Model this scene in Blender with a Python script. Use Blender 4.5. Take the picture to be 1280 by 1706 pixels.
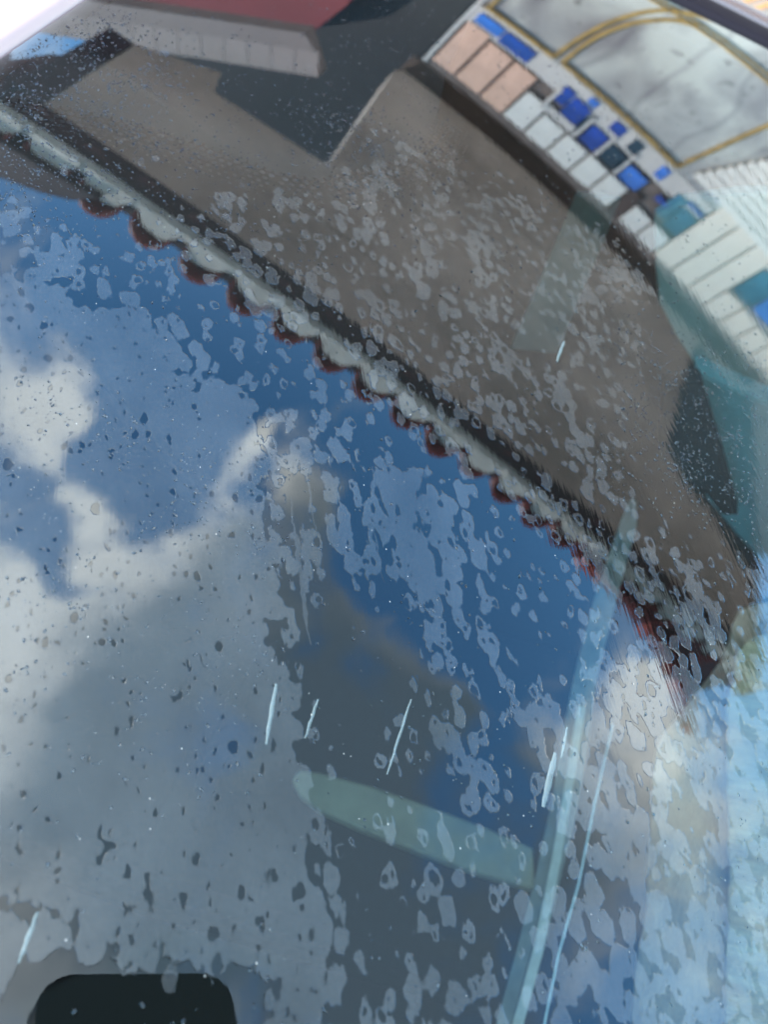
import bpy, bmesh, math, random
from mathutils import Vector, Matrix, noise
import numpy as np
random.seed(7)
R = math.radians
for o in list(bpy.data.objects): bpy.data.objects.remove(o)
S = bpy.context.scene
COL = S.collection

# ------------------------------------------------------------------ camera
# a phone held a hand's breadth above the windscreen, looking down across it
YAW, PITCH, ROLL = 0.265247, 0.917425, -0.0277985
CAM = Vector((-.57582, .00263964, .40288))
cp, sp = math.cos(PITCH), math.sin(PITCH)
d = Vector((0, cp, -sp)); u = Vector((0, sp, cp)); r = Vector((1, 0, 0))
r2 = math.cos(ROLL)*r + math.sin(ROLL)*u
u2 = -math.sin(ROLL)*r + math.cos(ROLL)*u
Rz = Matrix.Rotation(YAW, 3, 'Z')
d, r2, u2 = Rz @ d, Rz @ r2, Rz @ u2
cam = bpy.data.cameras.new('camera')
co = bpy.data.objects.new('camera', cam); COL.objects.link(co)
M = Matrix((r2, u2, -d)).transposed().to_4x4(); M.translation = CAM
co.matrix_world = M
cam.sensor_fit = 'VERTICAL'; cam.sensor_height = 36; cam.lens = 26.0
cam.clip_start = .005; cam.clip_end = 500
cam.dof.use_dof = True; cam.dof.focus_distance = .19; cam.dof.aperture_fstop = 15
S.camera = co

# ------------------------------------------------------------------ sky, sun, exposure
SUN_EL, SUN_AZ = 44.0, 232.0           # azimuth clockwise from +Y
W = bpy.data.worlds.new('World'); S.world = W; W.use_nodes = True
nt = W.node_tree; N = nt.nodes; L = nt.links; N.clear()
out = N.new('ShaderNodeOutputWorld'); bg = N.new('ShaderNodeBackground')
sky = N.new('ShaderNodeTexSky'); sky.sky_type = 'NISHITA'; sky.sun_disc = False
sky.sun_elevation = R(SUN_EL); sky.sun_rotation = R(SUN_AZ)
sky.air_density = 1.0; sky.dust_density = .4; sky.ozone_density = 1.5
tc = N.new('ShaderNodeTexCoord')
def wmath(op, a, b=None, c=None, clamp=False):
    n = N.new('ShaderNodeMath'); n.operation = op; n.use_clamp = clamp
    for i, v in enumerate((a, b, c)):
        if v is None: continue
        if isinstance(v, (int, float)): n.inputs[i].default_value = v
        else: L.new(v, n.inputs[i])
    return n.outputs[0]
# wind-warped direction, so cloud edges are ragged
wn = N.new('ShaderNodeTexNoise'); wn.inputs['Scale'].default_value = 4.5; wn.inputs['Detail'].default_value = 5
L.new(tc.outputs['Generated'], wn.inputs['Vector'])
sub = N.new('ShaderNodeVectorMath'); sub.operation = 'SUBTRACT'; sub.inputs[1].default_value = (.5, .5, .5)
L.new(wn.outputs['Color'], sub.inputs[0])
scl = N.new('ShaderNodeVectorMath'); scl.operation = 'SCALE'; scl.inputs['Scale'].default_value = .26
L.new(sub.outputs[0], scl.inputs[0])
add = N.new('ShaderNodeVectorMath'); L.new(tc.outputs['Generated'], add.inputs[0]); L.new(scl.outputs[0], add.inputs[1])
WARP = add.outputs[0]
def bank(dirs):                         # the cloud banks and the gaps between them
    tot = None
    for (x, y, z, rad, w) in dirs:
        n = N.new('ShaderNodeVectorMath'); n.operation = 'DISTANCE'
        L.new(WARP, n.inputs[0]); v = Vector((x, y, z)).normalized(); n.inputs[1].default_value = v
        mr = N.new('ShaderNodeMapRange'); mr.interpolation_type = 'SMOOTHSTEP'
        mr.inputs['From Min'].default_value = 0; mr.inputs['From Max'].default_value = rad
        mr.inputs['To Min'].default_value = w; mr.inputs['To Max'].default_value = 0
        L.new(n.outputs['Value'], mr.inputs['Value'])
        tot = mr.outputs[0] if tot is None else wmath('ADD', tot, mr.outputs[0])
    return tot
BANKS = [(-.10, .56, .825, .11, .9), (-.03, .545, .84, .07, .8), (.033, .526, .85, .06, .9), (.09, .50, .865, .06, .8), (.148, .455, .88, .08, .8),
         (.225, .585, .78, .05, .8), (.215, .535, .82, .05, .7), (.223, .47, .855, .09, .9), (.06, .26, .96, .30, 1.1), (.164, .12, .971, .30, .6),
         (.30, .555, .775, .07, .8), (.36, .56, .75, .06, .6), (.36, .42, .83, .20, .9), (.50, .33, .79, .20, .8), (.64, .15, .75, .30, .8), (.78, .30, .57, .2, .8),
         (.745, .42, .48, .09, 1.2), (.4, .1, .9, .4, .8), (-.5, .3, .8, .5, .7), (.2, -.5, .8, .6, .7), (.75, -.4, .5, .5, .7),
         (.2, -.9, .3, .5, .6), (-.8, -.5, .3, .5, .6), (.95, .1, .3, .3, .8),
         (.151, .53, .837, .07, -1.1), (.04, .60, .80, .13, -1.2), (.05, .43, .90, .08, -1.0), (.12, .405, .905, .05, -.7), (.56, .545, .625, .165, -1.6), (.12, .33, .935, .12, .9), (.22, .36, .905, .10, .8), (.56, .40, .725, .10, 1.0), (.44, .46, .77, .07, .7),
         (.471, .60, .64, .17, -1.5), (.155, .66, .735, .09, -1.3), (.029, .72, .70, .2, -1.2), (-.13, .70, .70, .12, -.3), (-.28, .77, .57, .2, .35), (-.45, .75, .5, .3, .5)]
dens = bank(BANKS)
fine = N.new('ShaderNodeTexNoise'); fine.inputs['Scale'].default_value = 9; fine.inputs['Detail'].default_value = 7; fine.inputs['Roughness'].default_value = .55
L.new(WARP, fine.inputs['Vector'])
dens = wmath('ADD', dens, wmath('MULTIPLY', wmath('SUBTRACT', fine.outputs['Fac'], .5), 2.0))
cov = N.new('ShaderNodeMapRange'); cov.interpolation_type = 'SMOOTHSTEP'
cov.inputs['From Min'].default_value = -.05; cov.inputs['From Max'].default_value = .85
L.new(dens, cov.inputs['Value'])
# thick parts of a cloud are greyer
lit = N.new('ShaderNodeTexNoise'); lit.inputs['Scale'].default_value = 3.2; lit.inputs['Detail'].default_value = 4
L.new(WARP, lit.inputs['Vector'])
thick = bank([(-.095, .56, .825, .2, -1.0), (.10, .50, .86, .18, -.6), (.745, .43, .48, .10, -1.1), (.05, .27, .96, .22, -.55), (.223, .585, .78, .14, -.5),
              (.42, .35, .84, .4, .55), (.64, .15, .75, .4, .5), (.35, .17, .92, .3, .35)])
tn = wmath('ADD', thick, wmath('MULTIPLY', lit.outputs['Fac'], 1.0))
cr = N.new('ShaderNodeValToRGB'); cr.color_ramp.interpolation = 'EASE'
cr.color_ramp.elements[0].position = .1; cr.color_ramp.elements[0].color = (.90, .97, .97, 1)
cr.color_ramp.elements[1].position = .85; cr.color_ramp.elements[1].color = (.125, .195, .26, 1)
L.new(tn, cr.inputs['Fac'])
cs = N.new('ShaderNodeVectorMath'); cs.operation = 'SCALE'; cs.inputs['Scale'].default_value = 8.2
L.new(cr.outputs['Color'], cs.inputs[0])
mx = N.new('ShaderNodeMix'); mx.data_type = 'RGBA'
L.new(cov.outputs[0], mx.inputs['Factor']); tint = N.new('ShaderNodeVectorMath'); tint.operation = 'MULTIPLY'; tint.inputs[1].default_value = (.66, 1.27, 1.52); L.new(sky.outputs[0], tint.inputs[0])
L.new(tint.outputs[0], mx.inputs['A']); L.new(cs.outputs[0], mx.inputs['B'])
L.new(mx.outputs['Result'], bg.inputs['Color']); bg.inputs['Strength'].default_value = .15
L.new(bg.outputs[0], out.inputs[0])

sl = bpy.data.lights.new('sun', 'SUN'); sl.energy = 3.2; sl.angle = R(.5); sl.color = (1, .955, .88)
so = bpy.data.objects.new('sun', sl); COL.objects.link(so)
sd = Vector((math.sin(R(SUN_AZ))*math.cos(R(SUN_EL)), math.cos(R(SUN_AZ))*math.cos(R(SUN_EL)), math.sin(R(SUN_EL))))
so.rotation_euler = sd.to_track_quat('Z', 'Y').to_euler()
S.view_settings.view_transform = 'Standard'; S.view_settings.look = 'None'
S.view_settings.exposure = 2.12; S.view_settings.gamma = 1
S.render.engine = 'CYCLES'
S.cycles.max_bounces = 10; S.cycles.transparent_max_bounces = 16

# ------------------------------------------------------------------ helpers
def H(x, y):                            # the bent surface of the windscreen
    return (-.459457*x - .0868392*x*x + .0534993*y*y - .0128425*x**3 - .115461*x*x*y + .0358351*x*y*y
            - .0881906*y**3 - .0568536*x*y + .00712935*x**4)
def HN(x, y):
    e = 1e-4
    return Vector((-(H(x+e, y)-H(x-e, y))/(2*e), -(H(x, y+e)-H(x, y-e))/(2*e), 1)).normalized()
def tag(o, label=None, cat=None, group=None, kind=None):
    if label: o['label'] = label
    if cat: o['category'] = cat
    if group: o['group'] = group
    if kind: o['kind'] = kind
    return o
def empty(name, loc, label, cat, group=None):
    o = bpy.data.objects.new(name, None); COL.objects.link(o); o.location = loc
    return tag(o, label, cat, group)
def link(name, me, parent=None, mat=None, smooth=False):
    if mat is not None and not me.materials: me.materials.append(mat)
    if smooth:
        me.polygons.foreach_set('use_smooth', [True]*len(me.polygons))
    o = bpy.data.objects.new(name, me); COL.objects.link(o)
    if parent:
        o.parent = parent; o.matrix_parent_inverse = Matrix.Translation(-parent_world(parent))
    return o
def parent_world(p):
    return p.location if p.type == 'EMPTY' else Vector((0, 0, 0))
def mesh(name, vs, fs):
    me = bpy.data.meshes.new(name); me.from_pydata([tuple(v) for v in vs], [], fs); me.update(); return me
def fix(me):
    bm = bmesh.new(); bm.from_mesh(me); bmesh.ops.recalc_face_normals(bm, faces=bm.faces); bm.to_mesh(me); bm.free(); return me
def box(x0, x1, y0, y1, z0, z1, bevel=0, seg=1):
    bm = bmesh.new(); bmesh.ops.create_cube(bm, size=1)
    for v in bm.verts:
        v.co = Vector(((x0+x1)/2+v.co.x*(x1-x0), (y0+y1)/2+v.co.y*(y1-y0), (z0+z1)/2+v.co.z*(z1-z0)))
    if bevel: bmesh.ops.bevel(bm, geom=bm.edges[:], offset=bevel, segments=seg, affect='EDGES', profile=.5)
    me = bpy.data.meshes.new('box'); bm.to_mesh(me); bm.free(); return me
def prism(poly, axis, a, b, bevel=0):   # polygon in the two other axes, pushed along `axis` from a to b
    def pt(q, t):
        if axis == 'y': return (q[0], t, q[1])
        if axis == 'x': return (t, q[0], q[1])
        return (q[0], q[1], t)
    n = len(poly)
    vs = [pt(q, a) for q in poly] + [pt(q, b) for q in poly]
    fs = [tuple(range(n)), tuple(range(2*n-1, n-1, -1))] + [(i, i+n, (i+1) % n+n, (i+1) % n) for i in range(n)]
    me = fix(mesh('prism', vs, fs))
    if bevel:
        bm = bmesh.new(); bm.from_mesh(me)
        bmesh.ops.bevel(bm, geom=bm.edges[:], offset=bevel, segments=2, affect='EDGES', profile=.5)
        bm.to_mesh(me); bm.free()
    return me
def strip(path, w, h, up=Vector((0, -1, 0))):   # a bar of rectangular section with bevelled top along a path
    vs = []; fs = []
    P = [Vector(q) for q in path]
    for i, q in enumerate(P):
        t = (P[min(i+1, len(P)-1)] - P[max(i-1, 0)]).normalized(); s = t.cross(up).normalized()
        for (a, b) in ((-.5, 0), (-.5, .6), (-.25, 1), (.25, 1), (.5, .6), (.5, 0)):
            vs.append(q + s*a*w + up*b*h)
    m = 6
    for i in range(len(P)-1):
        for k in range(m):
            fs.append((i*m+k, i*m+(k+1) % m, (i+1)*m+(k+1) % m, (i+1)*m+k))
    fs.append(tuple(range(m))); fs.append(tuple(range(len(vs)-1, len(vs)-m-1, -1)))
    return fix(mesh('strip', vs, fs))

def smooth_path(pts, n_=5):
    out_ = []
    for i in range(len(pts)-1):
        p0 = Vector(pts[max(i-1, 0)]); p1 = Vector(pts[i]); p2 = Vector(pts[i+1]); p3 = Vector(pts[min(i+2, len(pts)-1)])
        for k in range(n_):
            t = k/n_
            out_.append(tuple(.5*((2*p1)+(-p0+p2)*t+(2*p0-5*p1+4*p2-p3)*t*t+(-p0+3*p1-3*p2+p3)*t**3)))
    out_.append(pts[-1]); return out_

# ------------------------------------------------------------------ materials
def mat(name, col, rough=.6, var=0, scale=20, metal=0, bump=0, bscale=None, spec=.5, detail=5, stretch=(1, 1, 1), coat=0):
    m = bpy.data.materials.new(name); m.use_nodes = True
    n = m.node_tree.nodes; l = m.node_tree.links; b = n['Principled BSDF']
    b.inputs['Base Color'].default_value = (*col, 1); b.inputs['Roughness'].default_value = rough
    b.inputs['Metallic'].default_value = metal; b.inputs['Specular IOR Level'].default_value = spec
    b.inputs['Coat Weight'].default_value = coat
    if var or bump:
        t = n.new('ShaderNodeTexCoord'); mp = n.new('ShaderNodeMapping'); mp.inputs['Scale'].default_value = stretch
        l.new(t.outputs['Object'], mp.inputs['Vector'])
    if var:
        no = n.new('ShaderNodeTexNoise'); no.inputs['Scale'].default_value = scale; no.inputs['Detail'].default_value = detail
        no.inputs['Roughness'].default_value = .6
        l.new(mp.outputs[0], no.inputs['Vector'])
        rp = n.new('ShaderNodeValToRGB')
        rp.color_ramp.elements[0].position = .3; rp.color_ramp.elements[1].position = .7
        rp.color_ramp.elements[0].color = (*[c*(1-var) for c in col], 1); rp.color_ramp.elements[1].color = (*[min(1, c*(1+var)) for c in col], 1)
        l.new(no.outputs['Fac'], rp.inputs['Fac']); l.new(rp.outputs['Color'], b.inputs['Base Color'])
    if bump:
        nb = n.new('ShaderNodeTexNoise'); nb.inputs['Scale'].default_value = bscale or scale; nb.inputs['Detail'].default_value = 4
        l.new(mp.outputs[0], nb.inputs['Vector'])
        bu = n.new('ShaderNodeBump'); bu.inputs['Strength'].default_value = .6; bu.inputs['Distance'].default_value = bump
        l.new(nb.outputs['Fac'], bu.inputs['Height']); l.new(bu.outputs[0], b.inputs['Normal'])
    return m
M_concrete = mat('driveway_concrete', (.45, .42, .38), .85, .25, 3, bump=.003, bscale=60)
M_soffit = mat('soffit_plaster', (.49, .42, .36), .9, .38, 2.2, bump=.002, bscale=30)
M_fascia = mat('dark_painted_timber', (.022, .010, .013), .5, .3, 8, bump=.002, stretch=(1, 6, 6))
M_fascia2 = mat('brown_timber', (.055, .032, .024), .6, .35, 8, bump=.002)
M_mortar = mat('pale_mortar', (.44, .43, .40), .95, .22, 14, bump=.01, bscale=40)
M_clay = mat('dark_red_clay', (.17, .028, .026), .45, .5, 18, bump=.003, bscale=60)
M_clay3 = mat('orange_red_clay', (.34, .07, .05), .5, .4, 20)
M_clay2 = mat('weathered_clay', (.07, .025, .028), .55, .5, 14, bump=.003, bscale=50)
M_lathe = mat('pale_weatherboard', (.25, .20, .185), .7, .12, 5, bump=.002, bscale=25)
M_red = mat('dark_red_render', (.15, .018, .024), .7, .15, 3)
M_char = mat('charcoal_render', (.012, .011, .013), .7, .2, 3, bump=.003)
M_peach = mat('peach_stone_tile', (.54, .33, .24), .45, .16, 9, bump=.004, bscale=60)
M_white = mat('white_stone_tile', (.55, .51, .47), .45, .08, 12, bump=.006, bscale=70)
M_cream = mat('cream_stone_tile', (.58, .48, .40), .5, .08, 10, bump=.005, bscale=60)
M_blue = mat('cobalt_glass_tile', (.008, .035, .22), .12, .6, 5, coat=.5)
M_blue2 = mat('sky_blue_glass_tile', (.03, .12, .42), .15, .5, 5, coat=.5)
M_navy = mat('near_black_glass_tile', (.008, .02, .03), .12, .6, 4, coat=.5)
M_teal = mat('teal_glass_tile', (.01, .06, .10), .15, .5, 5, coat=.5)
M_grout = mat('dark_grout', (.11, .085, .075), .9, .3, 10)
M_trim = mat('white_plaster_trim', (.42, .385, .36), .7, .08, 8)
M_gold = mat('gilded_bead', (.24, .15, .045), .45, .35, 16)
M_orange = mat('orange_gold_bead', (.75, .30, .04), .4, .2, 12, metal=.2)
M_slat = mat('white_slat', (.56, .52, .47), .6, .06, 10)
def marble():
    m = bpy.data.materials.new('grey_marble'); m.use_nodes = True
    n = m.node_tree.nodes; l = m.node_tree.links; b = n['Principled BSDF']; b.inputs['Roughness'].default_value = .25
    t = n.new('ShaderNodeTexCoord')
    no = n.new('ShaderNodeTexNoise'); no.inputs['Scale'].default_value = 1.7; no.inputs['Detail'].default_value = 6; no.inputs['Distortion'].default_value = .8
    l.new(t.outputs['Object'], no.inputs['Vector'])
    rp = n.new('ShaderNodeValToRGB'); e = rp.color_ramp.elements
    e[0].position = .36; e[0].color = (.18, .165, .165, 1); e[1].position = .62; e[1].color = (.36, .35, .32, 1)
    l.new(no.outputs['Fac'], rp.inputs['Fac'])
    wv = n.new('ShaderNodeTexWave'); wv.inputs['Scale'].default_value = .8; wv.inputs['Distortion'].default_value = 9; wv.inputs['Detail'].default_value = 3; wv.inputs['Detail Scale'].default_value = .9
    l.new(t.outputs['Object'], wv.inputs['Vector'])
    r2_ = n.new('ShaderNodeValToRGB'); f = r2_.color_ramp.elements
    f[0].position = .0; f[0].color = (.80, .79, .81, 1); f[1].position = .06; f[1].color = (1, 1, 1, 1)
    l.new(wv.outputs['Fac'], r2_.inputs['Fac'])
    bl = n.new('ShaderNodeTexNoise'); bl.inputs['Scale'].default_value = 9; bl.inputs['Detail'].default_value = 3; l.new(t.outputs['Object'], bl.inputs['Vector'])
    r3_ = n.new('ShaderNodeValToRGB'); f = r3_.color_ramp.elements
    f[0].position = .29; f[0].color = (.55, .53, .53, 1); f[1].position = .38; f[1].color = (1, 1, 1, 1)
    l.new(bl.outputs['Fac'], r3_.inputs['Fac'])
    m1 = n.new('ShaderNodeMix'); m1.data_type = 'RGBA'; m1.blend_type = 'MULTIPLY'; m1.inputs['Factor'].default_value = 1
    l.new(rp.outputs[0], m1.inputs['A']); l.new(r2_.outputs[0], m1.inputs['B'])
    m2 = n.new('ShaderNodeMix'); m2.data_type = 'RGBA'; m2.blend_type = 'MULTIPLY'; m2.inputs['Factor'].default_value = 1
    l.new(m1.outputs['Result'], m2.inputs['A']); l.new(r3_.outputs[0], m2.inputs['B'])
    l.new(m2.outputs['Result'], b.inputs['Base Color']); return m
M_marble = marble()
# car
M_paint = mat('white_car_paint', (.80, .79, .78), .3, coat=1)
M_mould = mat('pinkish_trim', (.62, .40, .36), .35, coat=.6)
M_rubber = mat('black_rubber', (.008, .006, .009), .6, spec=.15)
M_pearl = mat('pearl_car_paint', (.30, .24, .24), .12, metal=.75, coat=1)
M_black = mat('black_plastic', (.0005, .003, .007), .6, spec=.1)
M_inner = mat('dark_trim', (.0022, .004, .005), .95, spec=.02)
M_navyfab = mat('navy_fabric', (.003, .007, .010), .95, .3, 60, spec=.02)
M_tealtrim = mat('grey_green_trim', (.10, .26, .27), .8, .12, 12)
M_tealpale = mat('pale_green_trim', (.30, .39, .34), .8, .12, 9)
M_strap = mat('pale_webbing', (.13, .145, .13), .8, .35, 30)
M_strap2 = mat('bright_webbing', (.38, .38, .33), .7, .2, 60)
M_strip = mat('olive_plastic', (.135, .125, .075), .5, .3, 20)
M_sheet = mat('pale_blue_cloth', (.34, .24, .16), .9, .30, 26, bump=.008, bscale=70, stretch=(2.2, 1, 1))
M_ribs = mat('cream_ribbed_cloth', (.46, .35, .21), .9, .25, 34, bump=.004, bscale=110, stretch=(1, 5, 1))
M_light = mat('pale_plastic', (.6, .72, .72), .4)

def glass_mat():
    m = bpy.data.materials.new('wet_windscreen_glass'); m.use_nodes = True
    nt = m.node_tree; n = nt.nodes; l = nt.links; n.clear()
    def mth(op, a, b=None, c=None, clamp=False):
        q = n.new('ShaderNodeMath'); q.operation = op; q.use_clamp = clamp
        for i, v in enumerate((a, b, c)):
            if v is None: continue
            if isinstance(v, (int, float)): q.inputs[i].default_value = v
            else: l.new(v, q.inputs[i])
        return q.outputs[0]
    t = n.new('ShaderNodeTexCoord')
    # axes along and across the wiping direction
    mp = n.new('ShaderNodeMapping'); mp.vector_type = 'POINT'; mp.inputs['Rotation'].default_value = (0, 0, R(67)); mp.inputs['Scale'].default_value = (1, 1, .4)
    l.new(t.outputs['Object'], mp.inputs['Vector'])
    mq = n.new('ShaderNodeMapping'); mq.inputs['Scale'].default_value = (.62, 1, 1); l.new(mp.outputs[0], mq.inputs['Vector']); P = mq.outputs[0]
    wn = n.new('ShaderNodeTexNoise'); wn.inputs['Scale'].default_value = 420; wn.inputs['Detail'].default_value = 3; l.new(P, wn.inputs['Vector'])
    sb = n.new('ShaderNodeVectorMath'); sb.operation = 'SUBTRACT'; l.new(wn.outputs['Color'], sb.inputs[0]); sb.inputs[1].default_value = (.5, .5, .5)
    sc = n.new('ShaderNodeVectorMath'); sc.operation = 'SCALE'; l.new(sb.outputs[0], sc.inputs[0]); sc.inputs['Scale'].default_value = .0022
    ad = n.new('ShaderNodeVectorMath'); l.new(P, ad.inputs[0]); l.new(sc.outputs[0], ad.inputs[1]); PW = ad.outputs[0]
    vb = n.new('ShaderNodeTexVoronoi'); vb.feature = 'SMOOTH_F1'; vb.inputs['Scale'].default_value = 300; vb.inputs['Smoothness'].default_value = .35
    l.new(PW, vb.inputs['Vector'])
    nb = n.new('ShaderNodeTexNoise'); nb.inputs['Scale'].default_value = 90; nb.inputs['Detail'].default_value = 4; nb.inputs['Roughness'].default_value = .62
    l.new(PW, nb.inputs['Vector'])
    ms = n.new('ShaderNodeMapping'); ms.inputs['Scale'].default_value = (14, 260, 60); l.new(PW, ms.inputs['Vector'])
    ns = n.new('ShaderNodeTexNoise'); ns.inputs['Scale'].default_value = 1; ns.inputs['Detail'].default_value = 3; l.new(ms.outputs[0], ns.inputs['Vector'])
    fa = n.new('ShaderNodeAttribute'); fa.attribute_name = 'film_density'
    sa = n.new('ShaderNodeAttribute'); sa.attribute_name = 'film_streak'
    v = mth('MULTIPLY', mth('SUBTRACT', .42, vb.outputs['Distance']), 1.9)
    v = mth('ADD', v, mth('MULTIPLY', mth('SUBTRACT', nb.outputs['Fac'], .5), 3.2))
    v = mth('ADD', v, mth('MULTIPLY', mth('MULTIPLY', mth('SUBTRACT', ns.outputs['Fac'], .5), 3.0), sa.outputs['Fac']))
    v = mth('ADD', v, fa.outputs['Fac'])
    # small clear specks left by drops
    vh = n.new('ShaderNodeTexVoronoi'); vh.inputs['Scale'].default_value = 300; l.new(PW, vh.inputs['Vector'])
    sp_ = n.new('ShaderNodeSeparateColor'); l.new(vh.outputs['Color'], sp_.inputs[0])
    hs = mth('MULTIPLY', mth('POWER', sp_.outputs[0], 2.6), .30)
    hole = mth('SUBTRACT', vh.outputs['Distance'], hs)
    v = mth('MINIMUM', v, mth('MULTIPLY', mth('SUBTRACT', hole, .02), 3.))
    vk = n.new('ShaderNodeTexVoronoi'); vk.inputs['Scale'].default_value = 620; l.new(PW, vk.inputs['Vector'])
    sk = n.new('ShaderNodeSeparateColor'); l.new(vk.outputs['Color'], sk.inputs[0])
    v = mth('MINIMUM', v, mth('MULTIPLY', mth('SUBTRACT', mth('SUBTRACT', vk.outputs['Distance'], mth('MULTIPLY', mth('POWER', sk.outputs[0], 2.), .30)), .02), 2.))
    mr = n.new('ShaderNodeMapRange'); mr.inputs['From Min'].default_value = -.03; mr.inputs['From Max'].default_value = .05; l.new(v, mr.inputs['Value'])
    film = mr.outputs[0]
    # long hairline smears left by the wiper
    mh = n.new('ShaderNodeMapping'); mh.inputs['Scale'].default_value = (22, 620, 40); l.new(PW, mh.inputs['Vector'])
    nh = n.new('ShaderNodeTexNoise'); nh.inputs['Scale'].default_value = 1; nh.inputs['Detail'].default_value = 1; l.new(mh.outputs[0], nh.inputs['Vector'])
    hair = mth('MULTIPLY', mth('GREATER_THAN', nh.outputs['Fac'], mth('SUBTRACT', .86, mth('MULTIPLY', sa.outputs['Fac'], .23))), .8)
    film = mth('MAXIMUM', film, hair)
    # uneven thickness and fine grain
    n5 = n.new('ShaderNodeTexNoise'); n5.inputs['Scale'].default_value = 55; n5.inputs['Detail'].default_value = 3; l.new(P, n5.inputs['Vector'])
    n6 = n.new('ShaderNodeTexNoise'); n6.inputs['Scale'].default_value = 1800; n6.inputs['Detail'].default_value = 2; l.new(P, n6.inputs['Vector'])
    thk = mth('MULTIPLY', mth('ADD', mth('MULTIPLY', n5.outputs['Fac'], 1.5), .25), mth('ADD', mth('MULTIPLY', n6.outputs['Fac'], .7), .65))
    # a few grains of dust
    vg = n.new('ShaderNodeTexVoronoi'); vg.inputs['Scale'].default_value = 700; l.new(P, vg.inputs['Vector'])
    sg = n.new('ShaderNodeSeparateColor'); l.new(vg.outputs['Color'], sg.inputs[0])
    grain = mth('LESS_THAN', vg.outputs['Distance'], mth('MULTIPLY', mth('GREATER_THAN', sg.outputs[1], .95), .08))
    # relief: rim of water at each film edge, and the ripple of the wet glass
    edge = mth('SUBTRACT', 1, mth('MULTIPLY', mth('ABSOLUTE', mth('SUBTRACT', film, .5)), 2))
    ra = n.new('ShaderNodeAttribute'); ra.attribute_name = 'ripple'
    m3 = n.new('ShaderNodeMapping'); m3.inputs['Scale'].default_value = (60, 900, 60); m3.inputs['Rotation'].default_value = (0, 0, R(12)); l.new(P, m3.inputs['Vector'])
    n3 = n.new('ShaderNodeTexNoise'); n3.inputs['Scale'].default_value = 1; n3.inputs['Detail'].default_value = 2; l.new(m3.outputs[0], n3.inputs['Vector'])
    n4 = n.new('ShaderNodeTexNoise'); n4.inputs['Scale'].default_value = 160; n4.inputs['Detail'].default_value = 2; l.new(P, n4.inputs['Vector'])
    hgt = mth('ADD', mth('MULTIPLY', mth('ADD', n3.outputs['Fac'], mth('MULTIPLY', n4.outputs['Fac'], 1.2)), ra.outputs['Fac']), mth('MULTIPLY', film, .35))
    bu = n.new('ShaderNodeBump'); bu.inputs['Strength'].default_value = 1; bu.inputs['Distance'].default_value = .000035
    l.new(hgt, bu.inputs['Height'])
    fr = n.new('ShaderNodeFresnel'); fr.inputs['IOR'].default_value = 1.5; l.new(bu.outputs[0], fr.inputs['Normal'])
    rf = mth('MULTIPLY', fr.outputs[0], 1.85, clamp=True)
    tr = n.new('ShaderNodeBsdfTransparent'); tr.inputs[0].default_value = (.74, .86, .84, 1)
    gl = n.new('ShaderNodeBsdfAnisotropic') if False else n.new('ShaderNodeBsdfGlossy')
    gl.inputs['Color'].default_value = (1, 1, 1, 1); gl.inputs['Roughness'].default_value = .0; l.new(bu.outputs[0], gl.inputs['Normal'])
    df = n.new('ShaderNodeBsdfDiffuse'); df.inputs['Color'].default_value = (.55, .57, .54, 1)
    haze = n.new('ShaderNodeAttribute'); haze.attribute_name = 'film_haze'
    al = mth('ADD', mth('MULTIPLY', mth('MULTIPLY', film, thk), .020), mth('ADD', haze.outputs['Fac'], mth('MULTIPLY', grain, .5)), clamp=True)
    s1 = n.new('ShaderNodeMixShader'); l.new(al, s1.inputs[0]); l.new(tr.outputs[0], s1.inputs[1]); l.new(df.outputs[0], s1.inputs[2])
    # the film itself is a mist of minute drops: a wide, soft sheen
    gr = n.new('ShaderNodeBsdfGlossy'); gr.inputs['Color'].default_value = (.90, .96, .98, 1); gr.inputs['Roughness'].default_value = .40
    s0 = n.new('ShaderNodeMixShader'); l.new(mth('MULTIPLY', mth('MULTIPLY', film, thk), .040, clamp=True), s0.inputs[0]); l.new(s1.outputs[0], s0.inputs[1]); l.new(gr.outputs[0], s0.inputs[2])
    s2 = n.new('ShaderNodeMixShader'); l.new(rf, s2.inputs[0]); l.new(s0.outputs[0], s2.inputs[1]); l.new(gl.outputs[0], s2.inputs[2])
    o = n.new('ShaderNodeOutputMaterial'); l.new(s2.outputs[0], o.inputs[0])
    return m
def simple_trans(name, tint, film=0, rmul=1, ior=1.33):
    m = bpy.data.materials.new(name); m.use_nodes = True
    n = m.node_tree.nodes; l = m.node_tree.links; n.clear()
    tr = n.new('ShaderNodeBsdfTransparent'); tr.inputs[0].default_value = (*tint, 1)
    gl = n.new('ShaderNodeBsdfGlossy'); gl.inputs['Roughness'].default_value = .02
    fr = n.new('ShaderNodeFresnel'); fr.inputs['IOR'].default_value = ior
    mm = n.new('ShaderNodeMath'); mm.operation = 'MULTIPLY'; mm.use_clamp = True; mm.inputs[1].default_value = rmul; l.new(fr.outputs[0], mm.inputs[0])
    s = n.new('ShaderNodeMixShader'); l.new(mm.outputs[0], s.inputs[0]); l.new(tr.outputs[0], s.inputs[1]); l.new(gl.outputs[0], s.inputs[2])
    o = n.new('ShaderNodeOutputMaterial'); l.new(s.outputs[0], o.inputs[0]); return m
M_glass = glass_mat()
M_side = simple_trans('tinted_side_glass', (.05, .09, .09), ior=1.5)
M_inglass = simple_trans('clear_inner_face', (.98, 1, .99), rmul=0)
M_drop = bpy.data.materials.new('clear_water'); M_drop.use_nodes = True
_b = M_drop.node_tree.nodes['Principled BSDF']; _b.inputs['Base Color'].default_value = (.97, 1, 1, 1); _b.inputs['Roughness'].default_value = .0
_b.inputs['Transmission Weight'].default_value = 1; _b.inputs['IOR'].default_value = 1.33
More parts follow.
